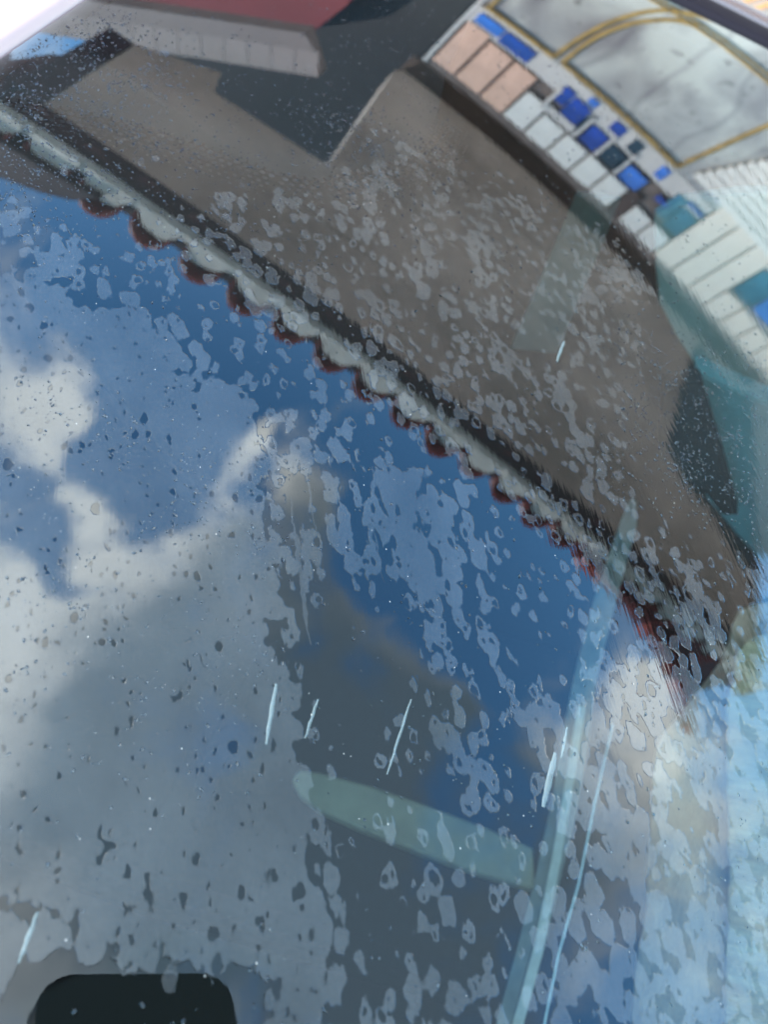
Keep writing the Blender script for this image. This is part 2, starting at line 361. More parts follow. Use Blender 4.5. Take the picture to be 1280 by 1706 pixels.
def streak_mat():  # pale see-through colour standing in for streaks of light
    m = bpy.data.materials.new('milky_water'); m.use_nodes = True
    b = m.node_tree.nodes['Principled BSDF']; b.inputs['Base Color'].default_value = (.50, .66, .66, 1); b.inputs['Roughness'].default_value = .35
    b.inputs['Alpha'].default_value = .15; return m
M_streak = streak_mat()
M_frit = mat('black_ceramic', (.012, .010, .011), .8)

# ------------------------------------------------------------------ ground
g = link('ground', box(-40, 40, -40, 40, -1.35, -1.15), mat=M_concrete); tag(g, kind='structure')

# ------------------------------------------------------------------ the car
X0, X1, Y0, Y1 = -.763, .16, -.62, .613
car = empty('parked_car', (-.3, 0, -1.15), 'white car with a wet, patchy windscreen filling the whole picture', 'car')
def pillar_y(x): return Y1 + .010*x + .0
def surf(nx, ny, x0, x1, y0, y1, off=0, yfun=None):
    vs = []; fs = []
    for j in range(ny+1):
        for i in range(nx+1):
            x = x0+(x1-x0)*i/nx; y = y0+(y1-y0)*j/ny
            p = Vector((x, y, H(x, y)))
            if off: p += HN(x, y)*off
            vs.append(p)
    for j in range(ny):
        for i in range(nx):
            a = j*(nx+1)+i; fs.append((a, a+1, a+nx+2, a+nx+1))
    return vs, fs
nx, ny = 180, 240
vs, fs = surf(nx, ny, X0, X1, Y0, Y1)
n0 = len(vs)
vi, fi = surf(24, 32, X0, X1, Y0, Y1, off=-.0048)
fs2 = [tuple(reversed([a+n0 for a in f])) for f in fi]
me = mesh('windscreen', vs+vi, fs+fs2)
me.materials.append(M_glass); me.materials.append(M_inglass)
for p in me.polygons:
    if p.index >= len(fs): p.material_index = 1
den = np.zeros(len(me.vertices)); stk = np.zeros_like(den); rip = np.zeros_like(den); hz = np.zeros_like(den)
cox = np.array([v.co[:] for v in me.vertices]); X = cox[:, 0]; Y = cox[:, 1]
def blob(cx, cy, r, w): return w*np.exp(-(((X-cx)**2+(Y-cy)**2)/r**2))
def sm(a, b, v): t = np.clip((v-a)/(b-a), 0, 1); return t*t*(3-2*t)
edge_x = -.616-.5*(Y-.064)
left = 1-sm(-.004, .006, X-edge_x)
den += .02 + left*(1-sm(.120, .150, Y))*(.52+.73*sm(.012, .030, Y))
den += blob(-.69, .118, .03, .5)
den += blob(-.600, .085, .014, -.75) + blob(-.607, .060, .016, -.75) + blob(-.585, .045, .018, -.35)     # clear dark pool
den += blob(-.575, .125, .016, -.35) + blob(-.560, .10, .012, -.3)
den += blob(-.597, .108, .020, .35) + blob(-.601, .115, .012, .5) + blob(-.585, .095, .014, .35)                                      # streaky band
den += -1.3*sm(.27, .33, Y)*sm(-.70, -.66, X) - 1.6*sm(.215, .25, Y)*(1-sm(-.68, -.65, X)) - .6*sm(.33, .4, Y)
den += -1.8*(1-sm(.003, .009, Y-.24*(X+.62)))*sm(-.641, -.637, X)*(1-sm(-.605, -.601, X))
den += -.55*sm(.150, .175, Y)*(1-sm(-.705, -.675, X))
den += -1.2*sm(-.545, -.525, X)*sm(.14, .17, Y)
den += .35*sm(-.552, -.54, X)*(1-sm(.10, .13, Y))
stk += blob(-.61, .11, .035, .9) + blob(-.575, .20, .05, .2) + blob(-.60, .06, .02, .4)
stk = np.clip(stk, 0, 1.1)
rip += .06 + .16*sm(-.585, -.54, X)*sm(.07, .10, Y)*(1-sm(.25, .33, Y)) + .10*blob(-.60, .19, .03, 1) + .12*blob(-.64, .18, .02, 1)
hz += (.003 + .012*sm(.13, .20, Y)*(1-sm(.25, .30, Y)))*(1-sm(.24, .26, Y)*(1-sm(-.66, -.64, X)))*(1-sm(.3, .36, Y))
for nm, arr in (('film_density', den), ('film_streak', stk), ('ripple', rip), ('film_haze', hz)):
    a = me.attributes.new(nm, 'FLOAT', 'POINT'); a.data.foreach_set('value', arr.astype(np.float32))
ws = link('windscreen', me, car, smooth=True); ws['label'] = 'wet windscreen with dried film patches'

# black printed border round the mirror mount, with its dotted edge
def below(x, y, off): p = Vector((x, y, H(x, y))) - HN(x, y)*off; return p
FR = [(-.763, .216), (-.742, .228), (-.722, .236), (-.699, .241), (-.675, .243), (-.662, .250), (-.646, .275), (-.636, .293), (-.634, .33), (-.638, .371), (-.640, .613), (-.763, .613)]
def inpoly(x, y, poly):
    c = False; n_ = len(poly)
    for i in range(n_):
        a, b = poly[i], poly[i-1]
        if (a[1] > y) != (b[1] > y) and x < (b[0]-a[0])*(y-a[1])/(b[1]-a[1])+a[0]: c = not c
    return c
bm = bmesh.new()
def layer(poly, off, nseg=6):
    # triangulated sheet following the glass
    b2 = bmesh.new()
    vv = [b2.verts.new((x, y, 0)) for x, y in poly]; b2.faces.new(vv)
    bmesh.ops.triangulate(b2, faces=b2.faces[:])
    for _ in range(3): bmesh.ops.subdivide_edges(b2, edges=b2.edges[:], cuts=1, use_grid_fill=True)
    for v in b2.verts: v.co = below(v.co.x, v.co.y, off)
    m_ = bpy.data.meshes.new('layer'); b2.to_mesh(m_); b2.free(); return m_
fb = link('printed_border', layer(FR, .0060), ws, M_frit, smooth=True)
vs = []; fs = []
def disc(x, y, rad, off, k=8):
    b = len(vs)
    for i in range(k): vs.append(below(x+rad*math.cos(2*math.pi*i/k), y+rad*math.sin(2*math.pi*i/k), off))
    fs.append(tuple(range(b, b+k)))
px = FR[:9]
for row in range(7):
    for i in range(len(px)-1):
        a = Vector(px[i]); b = Vector(px[i+1]); tdir = (b-a).normalized(); nn = Vector((tdir.y, -tdir.x))
        ln = (b-a).length; k = max(1, int(ln/.0030))
        for q in range(k):
            c = a + (b-a)*((q+(.5 if row % 2 else 0))/k) + nn*(.0010+.0026*row)
            disc(c.x, c.y, .00125*(1-row*.12), .0060)
dots = link('border_dots', mesh('dots', vs, fs), ws, M_frit); dots['kind'] = 'stuff'

# roof, mouldings, pillars
def roofz(x, y): return H(X0, y) + (X0-x)*.25 - (X0-x)**2*.10
def sheet(xs, ys, zf, thick):
    v_ = []; f_ = []
    for y in ys:
        for x in xs: v_.append((x, y, zf(x, y)))
    m_ = len(xs)
    for j in range(len(ys)-1):
        for i in range(m_-1): a = j*m_+i; f_.append((a, a+1, a+m_+1, a+m_))
    n_ = len(v_); v_ += [(x, y, z-thick) for x, y, z in v_]
    f_ += [tuple(reversed([a+n_ for a in f])) for f in f_[:]]
    # rim
    def rim(a, b): f_.append((a, b, b+n_, a+n_))
    for i in range(m_-1): rim(i+1, i); rim((len(ys)-1)*m_+i, (len(ys)-1)*m_+i+1)
    for j in range(len(ys)-1): rim(j*m_, (j+1)*m_); rim((j+1)*m_+m_-1, j*m_+m_-1)
    return fix(mesh('sheet', v_, f_))
ysr = [Y0-.05+i*(Y1-Y0+.1)/24 for i in range(25)]
link('roof', sheet([-2.0, -1.6, -1.3, -1.1, -1.0, -.9, -.84, -.80, -.786], ysr, lambda x, y: roofz(x, y)+.001, .03), car, M_paint, smooth=True)
link('roof_moulding', sheet([-.784, -.780, -.775, -.770, -.7645], ysr, lambda x, y: roofz(x, y)+.0035-((x+.7745)/.011)**2*.0025, .012), car, M_mould, smooth=True)
def along(y0, y1, name, ma, h=0, crown=0, xs=(-.80, .25), thick=.02, n=30, k=6):
    X_ = [xs[0]+(xs[1]-xs[0])*i/n for i in range(n+1)]
    Ys = [y0+(y1-y0)*i/k for i in range(k+1)]
    def zf(x, y):
        s = (y-(y0+y1)/2)/((y1-y0)/2)
        return H(x, y) + h + crown*(1-s*s)
    return link(name, sheet(X_, Ys, zf, thick), car, ma, smooth=True)
along(.6145, .650, 'pillar_seal', M_rubber, .001, .004)
along(.652, .95, 'pillar', M_pearl, .000, .0)
along(-.70, -.621, 'pillar', M_pearl, .004, .006)
# interior shell
link('door_lining', box(-1.3, .4, .66, .72, -.9, .02), car, M_inner)
link('door_lining', box(-1.3, .4, -.74, -.68, -.9, .1), car, M_inner)
link('side_window', box(-1.3, .1, .70, .704, .03, .10), car, M_side)
link('pillar_trim', prism([(-1.1, -.05), (.2, -.15), (.2, H(.2, .62)-.02)]+[(x, H(x, .62)-.012) for x in (0, -.2, -.35, -.45, -.55, -.65, -.75)]+[(-.80, H(-.8, .62)-.05), (-1.1, H(-.8, .62)-.05)], 'y', .622, .645), car, M_inner)  # dark wall added to shut out the daylight beyond the far side
link('cabin_floor', box(-1.99, .37, -.735, .715, -1.0, -.95), car, M_inner)
link('headlining', sheet([-2.0, -1.6, -1.2, -.9, -.80], ysr, lambda x, y: roofz(x, y)-.04, .012), car, M_inner)
link('rear_bulkhead', box(-2.05, -2.0, -.7, .7, -1, .4), car, M_inner)
link('footwell_wall', box(.36, .40, -.7, .7, -1, -.18), car, M_inner)
link('dashboard', prism([(-.20, -.30), (.34, -.30), (.34, -.145), (.10, -.125), (-.16, -.16)], 'y', -.66, .655, .01), car, M_inner)
# front seats (dark), only faintly visible through the glass
def seat(y):
    s = link('seat', prism([(-.95, -.75), (-.35, -.75), (-.33, -.62), (-.9, -.55), (-1.15, -.02), (-1.27, -.04), (-1.05, -.65)], 'y', y-.24, y+.24, .03), car, M_navyfab)
    return s
seat(.33); seat(-.33)
# bonnet and front wing
link('bonnet', sheet([.17, .3, .6, 1.0, 1.3], [-.85+i*.17 for i in range(11)], lambda x, y: H(.16, 0)-.02-(x-.16)*.12-(x-.16)**2*.12-y*y*.05, .03), car, M_paint, smooth=True)
body = link('body_side', prism([(-2.0, -1.0), (1.25, -1.0), (1.3, -.55), (1.28, -.36), (.2, -.15), (-2.0, .02)], 'y', .72, .80, .02), car, M_paint)
link('body_side', prism([(-2.0, -1.0), (1.25, -1.0), (1.3, -.55), (1.28, -.36), (.2, -.15), (-2.0, .02)], 'y', -.80, -.75, .02), car, M_paint)
def rounded(w, h, rad, n_=8):
    pts = []
    for cx, cy, a0 in ((w/2-rad, h/2-rad, 0), (-w/2+rad, h/2-rad, 90), (-w/2+rad, -h/2+rad, 180), (w/2-rad, -h/2+rad, 270)):
        for i in range(n_+1): a = R(a0+90*i/n_); pts.append((cx+rad*math.cos(a), cy+rad*math.sin(a)))
    return pts

# ---- trim seen through the glass on the right
link('door_card', prism([(-.501, .065), (-.488, .020), (-.475, -.016), (-.450, -.05), (-.423, -.080), (-.32, -.115), (-.15, -.12), (-.15, .10), (-.38, .100), (-.44, .092), (-.485, .080)], 'y', .598, .612, .002), car, M_tealpale)
link('door_pocket', prism([(-.462, .038), (-.405, .018), (-.25, .0), (-.25, -.20), (-.335, -.178), (-.410, -.10)], 'y', .45, .47, .004), car, M_tealtrim)
link('door_armrest', prism([(-.481, .030), (-.470, .040), (-.460, .043), (-.442, .010), (-.425, -.020), (-.387, -.091), (-.40, -.094), (-.419, -.072), (-.462, -.042), (-.474, -.010)], 'y', .43, .448, .003), car, M_navyfab)
link('quarter_trim', prism([(-.568, .130), (-.538, .130), (-.552, .03), (-.558, -.008), (-.596, -.010), (-.588, .03)], 'y', .50, .506, .001), car, mat('faint_blue_trim', (.045, .065, .062), .9, .25, 25))
# seat belt running down towards the roof edge
belt = []
BL = [((-.474, .435), (-.468, .434)), ((-.480, .410), (-.467, .408)), ((-.495, .335), (-.479, .332)), ((-.504, .27), (-.489, .262)), ((-.509, .22), (-.492, .207)), ((-.512, .165), (-.496, .16)), ((-.516, .124), (-.501, .124)), ((-.522, .08), (-.507, .08)), ((-.529, .039), (-.514, .043)), ((-.54, -.05), (-.525, -.05)), ((-.55, -.2), (-.535, -.2))]
vs = []; fs = []
for i, (a, b) in enumerate(BL):
    z = -.10 + .002*math.sin(i*1.7)
    vs += [(a[0], a[1], z), ((a[0]+b[0])/2, (a[1]+b[1])/2, z+.003), (b[0], b[1], z), (b[0], b[1], z-.0015), (a[0], a[1], z-.0015)]
for i in range(len(BL)-1):
    for k in range(5): fs.append((i*5+k, i*5+(k+1) % 5, (i+1)*5+(k+1) % 5, (i+1)*5+k))
fs += [tuple(range(5)), tuple(range(len(vs)-1, len(vs)-6, -1))]
link('seat_belt', fix(mesh('belt', vs, fs)), car, M_strap, smooth=False)
# thin pale cord beside the belt
def tube(path, rad, k=6):
    vs = []; fs = []; P = [Vector(q) for q in path]
    for i, q in enumerate(P):
        t = (P[min(i+1, len(P)-1)]-P[max(i-1, 0)]).normalized(); s = t.cross(Vector((0, 0, 1))).normalized(); w = s.cross(t)
        for j in range(k): a = 2*math.pi*j/k; vs.append(q+(s*math.cos(a)+w*math.sin(a))*(rad if isinstance(rad, (int, float)) else rad[i]))
    for i in range(len(P)-1):
        for j in range(k): fs.append((i*k+j, i*k+(j+1) % k, (i+1)*k+(j+1) % k, (i+1)*k+j))
    fs += [tuple(range(k)), tuple(range(len(vs)-1, len(vs)-k-1, -1))]
    return fix(mesh('tube', vs, fs))
link('belt_fold', strip([(-.499, .235, -.095), (-.503, .17, -.095), (-.506, .13, -.095), (-.511, .08, -.095), (-.518, .04, -.095), (-.530, -.05, -.095), (-.54, -.2, -.095)], .0055, .001, Vector((0, 0, 1))), car, M_strap2)
link('belt_edge', tube([(-.478, .225, -.09), (-.486, .17, -.09), (-.492, .12, -.09), (-.500, .08, -.09), (-.506, .03, -.09), (-.515, -.05, -.09)], .0006), car, M_light, smooth=True)
link('grab_strip', prism([(-.680, .148), (-.665, .1495), (-.63, .149), (-.595, .146), (-.55, .141), (-.520, .136), (-.516, .112), (-.55, .113), (-.589, .116), (-.63, .121), (-.660, .126), (-.675, .132), (-.683, .140)], 'z', -.112, -.10, .002), car, M_strip)

# pale cloth over the dash (own thing)
def cloth(poly, z, amp, sx, sy, cuts=4, thick=.002):
    b2 = bmesh.new()
    b2.faces.new([b2.verts.new((x, y, 0)) for x, y in smooth_path(poly+[poly[0]], 4)[:-1]])
    bmesh.ops.triangulate(b2, faces=b2.faces[:])
    for _ in range(cuts): bmesh.ops.subdivide_edges(b2, edges=[e for e in b2.edges if e.calc_length() > .006], cuts=1, use_grid_fill=True)
    bmesh.ops.triangulate(b2, faces=b2.faces[:])
    for v in b2.verts:
        x, y = v.co.x, v.co.y
        v.co.z = z + amp*noise.noise(Vector((x*sx, y*sy, 3))) + amp*.4*noise.noise(Vector((x*sx*3, y*sy*3, 7)))
    bmesh.ops.recalc_face_normals(b2, faces=b2.faces[:])
    ret = bmesh.ops.extrude_face_region(b2, geom=b2.faces[:])
    for e in ret['geom']:
        if isinstance(e, bmesh.types.BMVert): e.co.z -= thick
    bmesh.ops.recalc_face_normals(b2, faces=b2.faces[:])
    m_ = bpy.data.meshes.new('cloth'); b2.to_mesh(m_); b2.free(); return m_
c1 = link('folded_cloth', cloth([(-.465, -.2), (-.455, .04), (-.450, .106), (-.447, .158), (-.446, .218), (-.434, .243), (-.40, .30), (-.37, .36), (-.22, .40), (-.2, .1), (-.25, -.2)], -.10, .020, 26, 10), None, M_sheet, smooth=True)
tag(c1, 'pale blue-grey creased cloth lying behind the right side of the windscreen', 'cloth')
c2 = link('ribbed_sunshade', cloth([(-.413, -.2), (-.408, .069), (-.404, .169), (-.404, .228), (-.399, .275), (-.37, .32), (-.2, .36), (-.2, -.2)], -.086, .008, 14, 40), None, M_ribs, smooth=True)
tag(c2, 'cream ribbed sunshade at the lower right edge, lying on the blue-grey cloth', 'sunshade')

# ------------------------------------------------------------------ water on the glass
def dome(x, y, rx, ry, ang, h, vs, fs, k=8):
    n_ = HN(x, y); t = Vector((math.cos(ang), math.sin(ang), 0)); t = (t-n_*t.dot(n_)).normalized(); s = n_.cross(t)
    c = Vector((x, y, H(x, y)))+n_*.00003; b = len(vs)
    ph = random.random()*6
    for ring, hh in ((1, 0), (.78, .62), (.42, .92)):
        for i in range(k):
            a = 2*math.pi*i/k; w = 1+.16*math.sin(2*a+ph)
            vs.append(c+t*(math.cos(a)*rx*ring*w)+s*(math.sin(a)*ry*ring*w)+n_*(h*hh))
    vs.append(c+n_*h)
    for q in (0, 1):
        for i in range(k): fs.append((b+q*k+i, b+q*k+(i+1) % k, b+(q+1)*k+(i+1) % k, b+(q+1)*k+i))
    for i in range(k): fs.append((b+2*k+i, b+2*k+(i+1) % k, b+3*k))
vs = []; fs = []
def smf(a, b, v): t = min(1, max(0, (v-a)/(b-a))); return t*t*(3-2*t)
def dens_drop(x, y):
    q = .05
    q += .9*(1-smf(-.735, -.70, x))*smf(.13, .17, y)*(1-smf(.24, .3, y))
    q += .35*math.exp(-((x+.70)**2+(y-.20)**2)/.03**2)
    q += .7*smf(-.56, -.53, x)*smf(.14, .18, y)*(1-smf(.22, .27, y))
    q += .5*math.exp(-((x+.66)**2+(y-.27)**2)/.03**2)
    q += .30*(1-smf(-.63, -.61, x))*smf(.02, .05, y)*(1-smf(.10, .13, y))
    return q
cnt = 0
for _ in range(170000):
    x = random.uniform(-.765, -.42); y = random.uniform(-.02, .42)
    cl = noise.noise(Vector((x*70, y*70, 0)))*.5+.5
    if random.random() > dens_drop(x, y)*cl*cl*1.5: continue
    if x < X0+.002: continue
    rr = random.choice([.00011, .00013, .00016, .0002, .0002, .00026, .00034]) * (1+.35*smf(.15, .3, y))
    el = random.uniform(1, 1.7)
    dome(x, y, rr*el, rr, random.gauss(2.0, .5), rr*.55, vs, fs, 7); cnt += 1
    if cnt > 16000: break
print('drops', cnt)
dr = link('water_droplets', mesh('drops', vs, fs), None, M_drop, smooth=True)
tag(dr, 'tiny rain droplets beaded all over the windscreen', 'water droplets', kind='stuff')
# short streaks of light, put in as thin pale shapes on the glass
STREAKS = [((-0.6171, 0.0619), (-0.6150, 0.0491), 0.0007), ((-0.6080, 0.0620), (-0.6081, 0.0530), 0.0005), ((-0.5889, 0.0697), (-0.5901, 0.0519), 0.00045), ((-0.6405, 0.0096), (-0.6398, 0.0021), 0.0006), ((-0.5520, 0.0774), (-0.5527, 0.0696), 0.0005), ((-0.5542, 0.0701), (-0.5557, 0.0570), 0.0012), ((-0.5668, 0.2121), (-0.5682, 0.2010), 0.0008)]
for i, (a, b, w) in enumerate(STREAKS[:7]):
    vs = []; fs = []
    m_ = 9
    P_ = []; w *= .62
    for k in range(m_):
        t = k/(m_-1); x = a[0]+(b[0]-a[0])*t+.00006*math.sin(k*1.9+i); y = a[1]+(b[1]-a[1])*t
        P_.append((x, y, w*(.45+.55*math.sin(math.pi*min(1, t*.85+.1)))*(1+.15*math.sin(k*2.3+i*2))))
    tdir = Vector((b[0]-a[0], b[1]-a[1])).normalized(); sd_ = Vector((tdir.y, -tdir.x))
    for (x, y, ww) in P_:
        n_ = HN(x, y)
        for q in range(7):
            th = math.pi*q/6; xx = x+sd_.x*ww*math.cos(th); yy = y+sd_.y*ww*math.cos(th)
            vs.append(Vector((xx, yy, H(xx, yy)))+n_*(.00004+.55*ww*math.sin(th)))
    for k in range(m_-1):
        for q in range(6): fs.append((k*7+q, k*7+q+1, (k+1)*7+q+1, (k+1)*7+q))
    o = link('water_run', mesh('run', vs, fs), None, M_streak, smooth=True)
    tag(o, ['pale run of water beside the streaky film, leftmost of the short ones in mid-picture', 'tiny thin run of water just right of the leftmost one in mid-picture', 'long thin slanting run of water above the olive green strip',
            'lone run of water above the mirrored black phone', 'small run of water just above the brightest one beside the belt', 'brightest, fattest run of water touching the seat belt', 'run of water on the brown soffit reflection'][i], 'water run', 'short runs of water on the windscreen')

# ------------------------------------------------------------------ the phone that takes the picture, mirrored at the bottom
ph = prism([(x+.024, y-.070) for x, y in rounded(.072, .160, .0125)], 'z', -.0145, -.0062, .0011)
pm = Matrix((r2, u2, -d)).transposed().to_4x4()
for v in ph.vertices: v.co.z = -v.co.z
ph.flip_normals()
loc = CAM.copy(); pm.translation = loc
phone = empty('phone', loc, 'black rounded phone mirrored at the lower left edge of the windscreen', 'phone')
ph.transform(pm); link('phone_body', ph, phone, M_black)
lm = box(-.0045, .0045, -.040, -.030, .0052, .0061, .0003); lm.transform(pm); link('lens_cover', lm, phone, M_black)
lm = box(.016, .024, -.012, -.004, .0052, .0061, .0003); lm.transform(pm); link('lens_cover', lm, phone, M_black)

# ------------------------------------------------------------------ the carport roof mirrored in the glass
YF = 1.388; ZF = 1.300
XA, XB = -1.20, 1.66
house = empty('carport_roof', (.2, 2.1, 1.3), 'carport roof with dark fascia, plaster soffit and red clay tiles above the car', 'roof')
sof = link('soffit', prism([(XA+.055, YF+.068), (XB-.055, YF+.068), (XB-.055, 2.831), (-.545, 2.831), (-.562, 1.955), (-.925, 1.915), (-.950, 2.02), (XA+.055, 1.89)], 'z', ZF, ZF+.04), house, M_soffit)
for yy in (1.72, 2.06, 2.42):
    link('cover_strip', box(XA+.06 if yy < 1.8 else -.54, .90, yy, yy+.022, ZF-.005, ZF-.0005, .0015), house, M_soffit)
link('ceiling_hatch', prism([(1.20, 2.765), (1.10, 2.4), (1.03, 2.02), (1.13, 1.92), (1.3, 1.90), (1.55, 1.78), (1.60, 1.8), (1.60, 2.765)], 'z', ZF-.006, ZF+.0), house, mat('dark_teal_panel', (.02, .055, .065), .6))  # added dark panel, turns the soffit's reflection dark teal here
link('fascia_board', box(XA, XB, YF, YF+.068, ZF-.004, ZF+.055, .003), house, M_fascia)
link('end_board', box(XA-.018, XA+.053, YF+.070, 1.885, ZF-.003, ZF+.12, .003), house, M_fascia)
link('end_board', box(XB-.055, XB+.01, YF+.070, 2.84, ZF-.003, ZF+.12, .003), house, M_fascia)
link('rear_beam', box(-.545, XB-.057, 2.832, 2.856, ZF-.072, ZF+.10, .004), house, M_fascia2)
link('notch_board', box(-.560, -.546, 1.96, 2.80, ZF+.001, ZF+.10, .003), house, M_soffit)
# pale mortar lobe under each tile, and the dark filler inside the tile's arch
SP = .1305
def halfdisc(xc, zc, rx, rz, y0, y1, K=10, wob=0, seed=0):
    pts = [(xc-rx*math.cos(math.pi*k/K)*(1+wob*noise.noise(Vector((k*.9, seed, 0)))), zc+rz*math.sin(math.pi*k/K)*(1+wob*noise.noise(Vector((k*.8, seed, 5))))) for k in range(K+1)]
    return prism(pts, 'y', y0, y1, .004)
for i in range(24):
    xc = -1.33+i*SP
    if xc > XB+.02: break
    link('mortar_lobe', halfdisc(xc+.004, ZF+.008, .061, .062, YF-.019, YF-.002, wob=.25, seed=i*3.1), house, M_mortar)
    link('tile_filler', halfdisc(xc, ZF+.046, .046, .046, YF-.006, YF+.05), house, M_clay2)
link('tile_batten', box(XA-.15, XB, YF+.0, YF+.06, ZF+.056, ZF+.082, .003), house, M_fascia)
# pale mortar ledge on top of the fascia board
link('mortar_ledge', box(XA-.20, XB, YF-.010, YF-.001, ZF+.002, ZF+.040, .002), house, M_mortar)
# clay tiles: cover tiles (arched) and channel tiles between them, climbing the slope
def barrel(r0, r1, ln, up, th=.010, K=8):
    vs = []; fs = []
    for (rr, y) in ((r0, 0), (r1, ln)):
        for t_ in (0, th):
            for k in range(K+1):
                a = math.pi*k/K; q = rr-t_
                vs.append((-q*math.cos(a), y, (1 if up else -1)*q*math.sin(a)*(1.08 if up else .8)))
    m_ = K+1
    for k in range(K):
        fs += [(k, k+1, 2*m_+k+1, 2*m_+k), (m_+k, 3*m_+k, 3*m_+k+1, m_+k+1), (k, m_+k, m_+k+1, k+1), (2*m_+k, 2*m_+k+1, 3*m_+k+1, 3*m_+k)]
    for k in (0, K): fs.append((k, 2*m_+k, 3*m_+k, m_+k))
    return fix(mesh('barrel', vs, fs))
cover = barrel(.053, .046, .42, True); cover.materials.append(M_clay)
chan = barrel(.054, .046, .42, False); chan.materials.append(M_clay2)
SL = R(17)
for row in range(5):
    for i in range(24):
        xc = -1.33+i*SP
        if xc > XB+.05: break
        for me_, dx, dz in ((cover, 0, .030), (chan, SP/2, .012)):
            if dx and xc+dx > XB+.05: continue
            o = link('roof_tile', me_, house, smooth=True)
            yy = YF-.022+row*.36*math.cos(SL)+random.uniform(-.008, .008)
            if dx: yy += .035
            if xc+dx < -.48 and yy > 1.70: o.location.z = 0; bpy.data.objects.remove(o); continue
            o.location = Vector((xc+dx+random.uniform(-.004, .004), yy, ZF+.018+dz+row*.36*math.sin(SL)+row*.004))
            o.rotation_euler = (SL+random.uniform(-.015, .015), 0, random.uniform(-.02, .02))
link('roof_deck', prism([(YF+.07, ZF+.05), (2.8, ZF+.05), (2.8, ZF+.42), (YF+.09, ZF+.085)], 'x', -.5, XB-.06), house, M_fascia)
link('roof_deck', prism([(YF+.07, ZF+.05), (1.93, ZF+.05), (1.93, ZF+.21), (YF+.09, ZF+.085)], 'x', XA+.06, -.502), house, M_fascia)
# hip: a row of red ridge tiles climbing to the roof's far corner
hp = smooth_path([(.72, ZF+.085), (.95, ZF+.10), (1.20, ZF+.155), (1.45, ZF+.235), (1.70, ZF+.335), (1.86, ZF+.42)], 2)
for i in range(len(hp)-1):
    a = Vector(hp[i]); b = Vector(hp[i+1]); ln = (b-a).length
    rt = barrel(.060, .050, ln*1.25, True); rt.materials.append(M_clay if i % 3 else M_clay3)
    o = link('ridge_tile', rt, house, smooth=True)
    o.location = Vector((b.x, YF-.030, b.y-.052)); o.rotation_euler = (0, 0, R(90)); o.rotation_mode = 'QUATERNION'
    o.rotation_quaternion = (Vector((a.x-b.x, 0, a.y-b.y)).to_track_quat('Y', 'Z'))
link('hip_bed', prism([(.80, ZF+.05), (1.66, ZF+.05), (1.66, ZF+.25)]+[(x, z-.045) for x, z in reversed(hp[3:-2])], 'y', YF-.015, YF+.05, .004), house, M_clay2)
# hip end: a dark curved verge tile at the roof's left corner
link('verge_tile', prism([(-1.60, ZF+.075), (-1.05, ZF+.06), (-.93, ZF+.045), (-.98, ZF+.10), (-1.05, ZF+.135), (-1.20, ZF+.185), (-1.60, ZF+.25)], 'y', 1.345, 1.378, .006), house, M_fascia)

# ------------------------------------------------------------------ neighbouring walls behind the carport
cw = link('charcoal_wall', box(-1.36, -.486, 3.26, 3.42, -1.15, 2.35, .01), None, M_char)
tag(cw, 'tall charcoal rendered pier between the red wall and the tiled facade', 'pier')
rw = link('red_wall', prism([(-3.2, -1.15), (-.853, -1.15), (-.855, 1.33), (-.905, 1.56), (-1.3, 1.80), (-1.75, 2.05), (-3.2, 2.2)], 'y', 3.10, 3.24, .005), None, M_red)
tag(rw, 'dark red painted wall below the pale sloping board', 'wall')
verge = empty('sloping_verge', (-1.2, 2.6, 1.6), 'pale boarded sloping verge crossing in front of the red wall', 'verge')
A = Vector((-2.60, 2.52)); B = Vector((-.753, 1.42)); T = (B-A).normalized(); Nn = Vector((T.y, -T.x))  # along the slope, and down across it
wd = .165
nb = 26
for i in range(nb):
    a = A+(B-A)*(i/nb); b = A+(B-A)*((i+1)/nb)-T*.002
    q = [a, b, b+Nn*wd*.62, a+Nn*wd*.62]
    link('board', prism([(v.x, v.y) for v in q], 'y', 2.60, 2.62, .0008), verge, M_lathe)
q = [A+Nn*wd*.60, B+Nn*wd*.60, B+Nn*wd*1.0-T*.05, A+Nn*wd*1.0]
link('drip_rail', prism([(v.x, v.y) for v in q], 'y', 2.585, 2.60, .004), verge, mat('drip_rail_paint', (.17, .13, .12), .6, .1, 6))
q = [A, B, B+Nn*wd*.95-T*.05, A+Nn*wd*.95]
link('backing', prism([(v.x, v.y) for v in q], 'y', 2.622, 2.70), verge, M_lathe)

# ------------------------------------------------------------------ the tiled facade
YW = 5.0
fac = empty('tiled_facade', (1.5, YW+.2, -1.15), 'house front of peach and white tiles, cobalt panes and gold-framed marble', 'building')
link('plaster_wall', box(-1.0, -.362, YW+.0, YW+.4, -1.15, 3.2), fac, M_trim)
link('wall', box(-.36, 6.0, YW+.02, YW+.4, -1.15, 3.2), fac, M_grout)
tile_cache = {}
def tile(x0, x1, z0, z1, m_, name='tile', y=0.0, th=.022, gap=.024):
    w = round(x1-x0-gap, 3); h = round(z1-z0-gap, 3)
    key = (w, h, m_.name, th)
    if key not in tile_cache:
        b_ = box(-w/2, w/2, 0, th, -h/2, h/2, .003); b_.materials.append(m_); tile_cache[key] = b_
    o = link(name, tile_cache[key], fac); o.location = Vector(((x0+x1)/2, YW-th+.018-y, (z0+z1)/2)) 
    o.rotation_euler = (random.uniform(-.004, .004), 0, random.uniform(-.004, .004))
    return o
ZT = 2.025
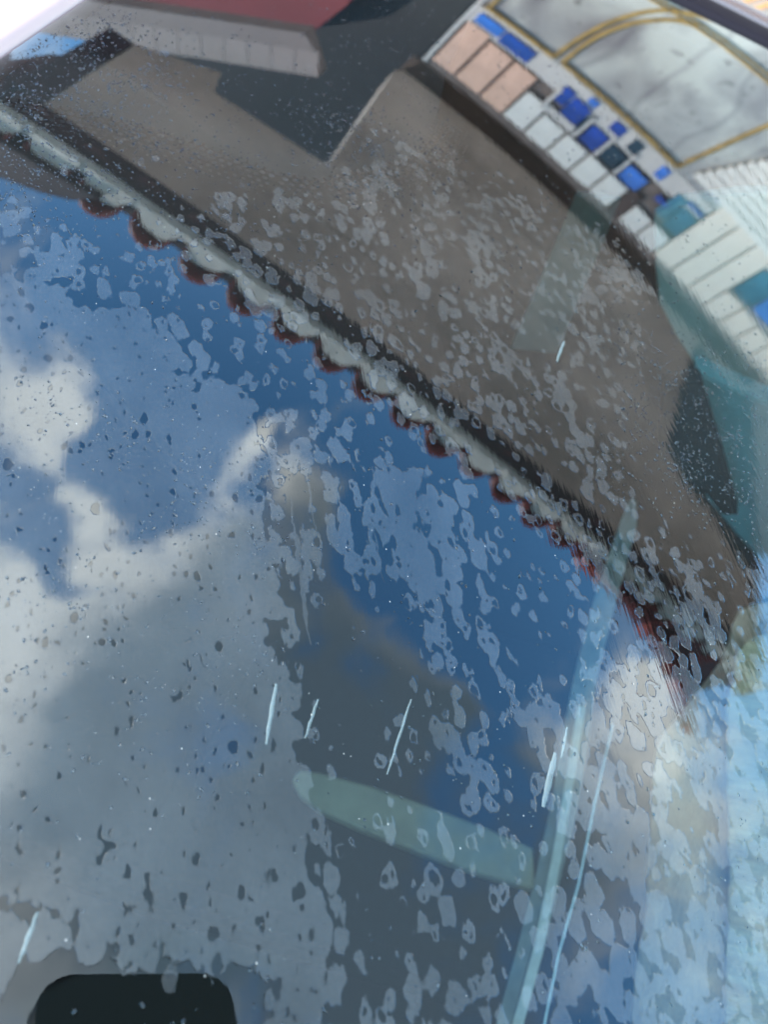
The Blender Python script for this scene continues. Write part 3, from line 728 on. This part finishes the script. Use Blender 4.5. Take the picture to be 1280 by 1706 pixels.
# tall and short tiles along the top row
for x0, x1, m_ in ((-.35, -.16, M_peach), (-.16, .05, M_peach), (.05, .25, M_peach), (.25, .445, M_white)):
    tile(x0, x1, 1.665 if x0 > -.3 and x0 < .2 else (1.63 if x0 < 0 else 1.765), ZT, m_)
for x0, x1 in ((.445, .655), (.655, .875), (.875, 1.08), (1.08, 1.28)): tile(x0, x1, 1.815, ZT, M_white)
for x0, x1 in ((1.40, 1.595), (1.595, 1.80)): tile(x0, x1, 1.85, ZT, M_white)
for x0, x1 in ((1.80, 2.01), (2.01, 2.22), (2.22, 2.43)): tile(x0, x1, 1.40, ZT, M_cream)
for k in range(10): tile(2.43+k*.215, 2.43+(k+1)*.215, 1.79, ZT, M_cream)
# white plaster strip above the panes, then blue panes standing in white frames
def pane(x0, x1, z0, z1, m_): return tile(x0, x1, z0, z1, m_, 'pane', y=.006, th=.02, gap=.004)
link('plaster_band', box(-.36, 1.785, YW+.004, YW+.021, 1.512, 1.660), fac, M_trim)
for x in (.40, .70, .905, 1.10): link('mullion', box(x-.012, x+.012, YW-.010, YW+.019, 1.62, 1.81), fac, M_trim)
link('plaster_band', box(.405, .685, YW+.003, YW+.021, 1.760, 1.812), fac, M_trim)
link('plaster_band', box(.26, .39, YW+.003, YW+.021, 1.50, 1.62), fac, M_trim)
pane(.665, .695, 1.62, 1.80, M_navy); pane(1.075, 1.095, 1.67, 1.80, M_navy)
pane(-.325, -.135, 1.545, 1.625, M_blue2); pane(-.125, .115, 1.545, 1.645, M_blue)
pane(.405, .495, 1.585, 1.71, M_blue); pane(.505, .655, 1.60, 1.75, M_blue); pane(.575, .65, 1.53, 1.585, M_blue2)
pane(.735, .885, 1.66, 1.80, M_blue); pane(.81, .92, 1.54, 1.62, M_blue)
pane(.93, 1.065, 1.67, 1.80, M_navy); pane(1.00, 1.09, 1.54, 1.635, M_navy)
pane(1.13, 1.31, 1.69, 1.805, M_blue2); pane(1.28, 1.36, 1.54, 1.635, M_blue2)
pane(1.44, 1.60, 1.70, 1.745, M_blue); pane(1.62, 1.78, 1.58, 1.615, M_blue)
link('brown_panel', box(1.285, 1.395, YW+.0, YW+.019, 1.80, ZT), fac, M_fascia2)
link('plaster_band', box(1.80, 4.6, YW+.004, YW+.021, 1.26, 1.398), fac, M_trim)
pane(1.635, 1.765, 1.335, 1.46, M_blue); pane(1.80, 1.92, 1.30, 1.395, M_teal)
pane(1.52, 1.63, 1.60, 1.80, M_teal); pane(1.64, 1.79, 1.64, 1.82, M_teal)
for k in range(7): pane(2.44+k*.24, 2.66+k*.24, 1.52, 1.77, M_blue2 if k % 2 else M_teal)
link('plaster_band', box(2.43, 4.6, YW+.0045, YW+.0215, 1.40, 1.515), fac, M_trim)
# marble panels
link('marble_panel', box(-.36, 6.0, YW+.008, YW+.0205, -1.15, 1.508), fac, M_marble)
def gold(path, w=.032, h=.020, ma=M_gold): return link('gold_bead', strip([(x, YW+.006, z) for x, z in path], w, h), fac, ma)
arch1 = [(.205, 1.505), (.215, 1.35), (.25, 1.13), (.30, .96), (.36, .82), (.46, .69), (.61, .58), (.80, .50)]
gold([(-.34, 1.492), (.205, 1.492)]); gold(smooth_path(arch1))
gold([(-.31, 1.49), (-.30, .2)])
arch2 = [(.27, 1.485), (.275, 1.32), (.30, 1.15), (.37, .95), (.49, .77), (.62, .68)]
gold([(.27, 1.485), (1.35, 1.485)]); gold(smooth_path(arch2))
gold([(1.35, 1.485), (1.40, 1.25), (1.47, .88), (1.52, .66)])
gold([(.10, .765), (.40, .72), (.80, .68), (1.52, .655)], .022); gold([(.10, .725), (.40, .68), (.80, .64), (1.60, .60)], .014)
for x in (.62, .70, .86, 1.1, 1.3): gold([(x, .40), (x+.03, -.3)], .03, .02, M_orange)
gold([(.2, .44), (1.7, .40)], .018, .02, M_orange)
# white louvre slats to the right of the marble
for k in range(9):
    zt = 1.45-.058*k
    pts = [(1.47+.06*k/2, zt), (3.2, zt-.01), (3.2, zt-.058), (1.48+.06*k/2, zt-.054)]
    link('slat', prism(pts, 'y', YW-.03-.002*(k % 2), YW+.004, .004), fac, M_slat)
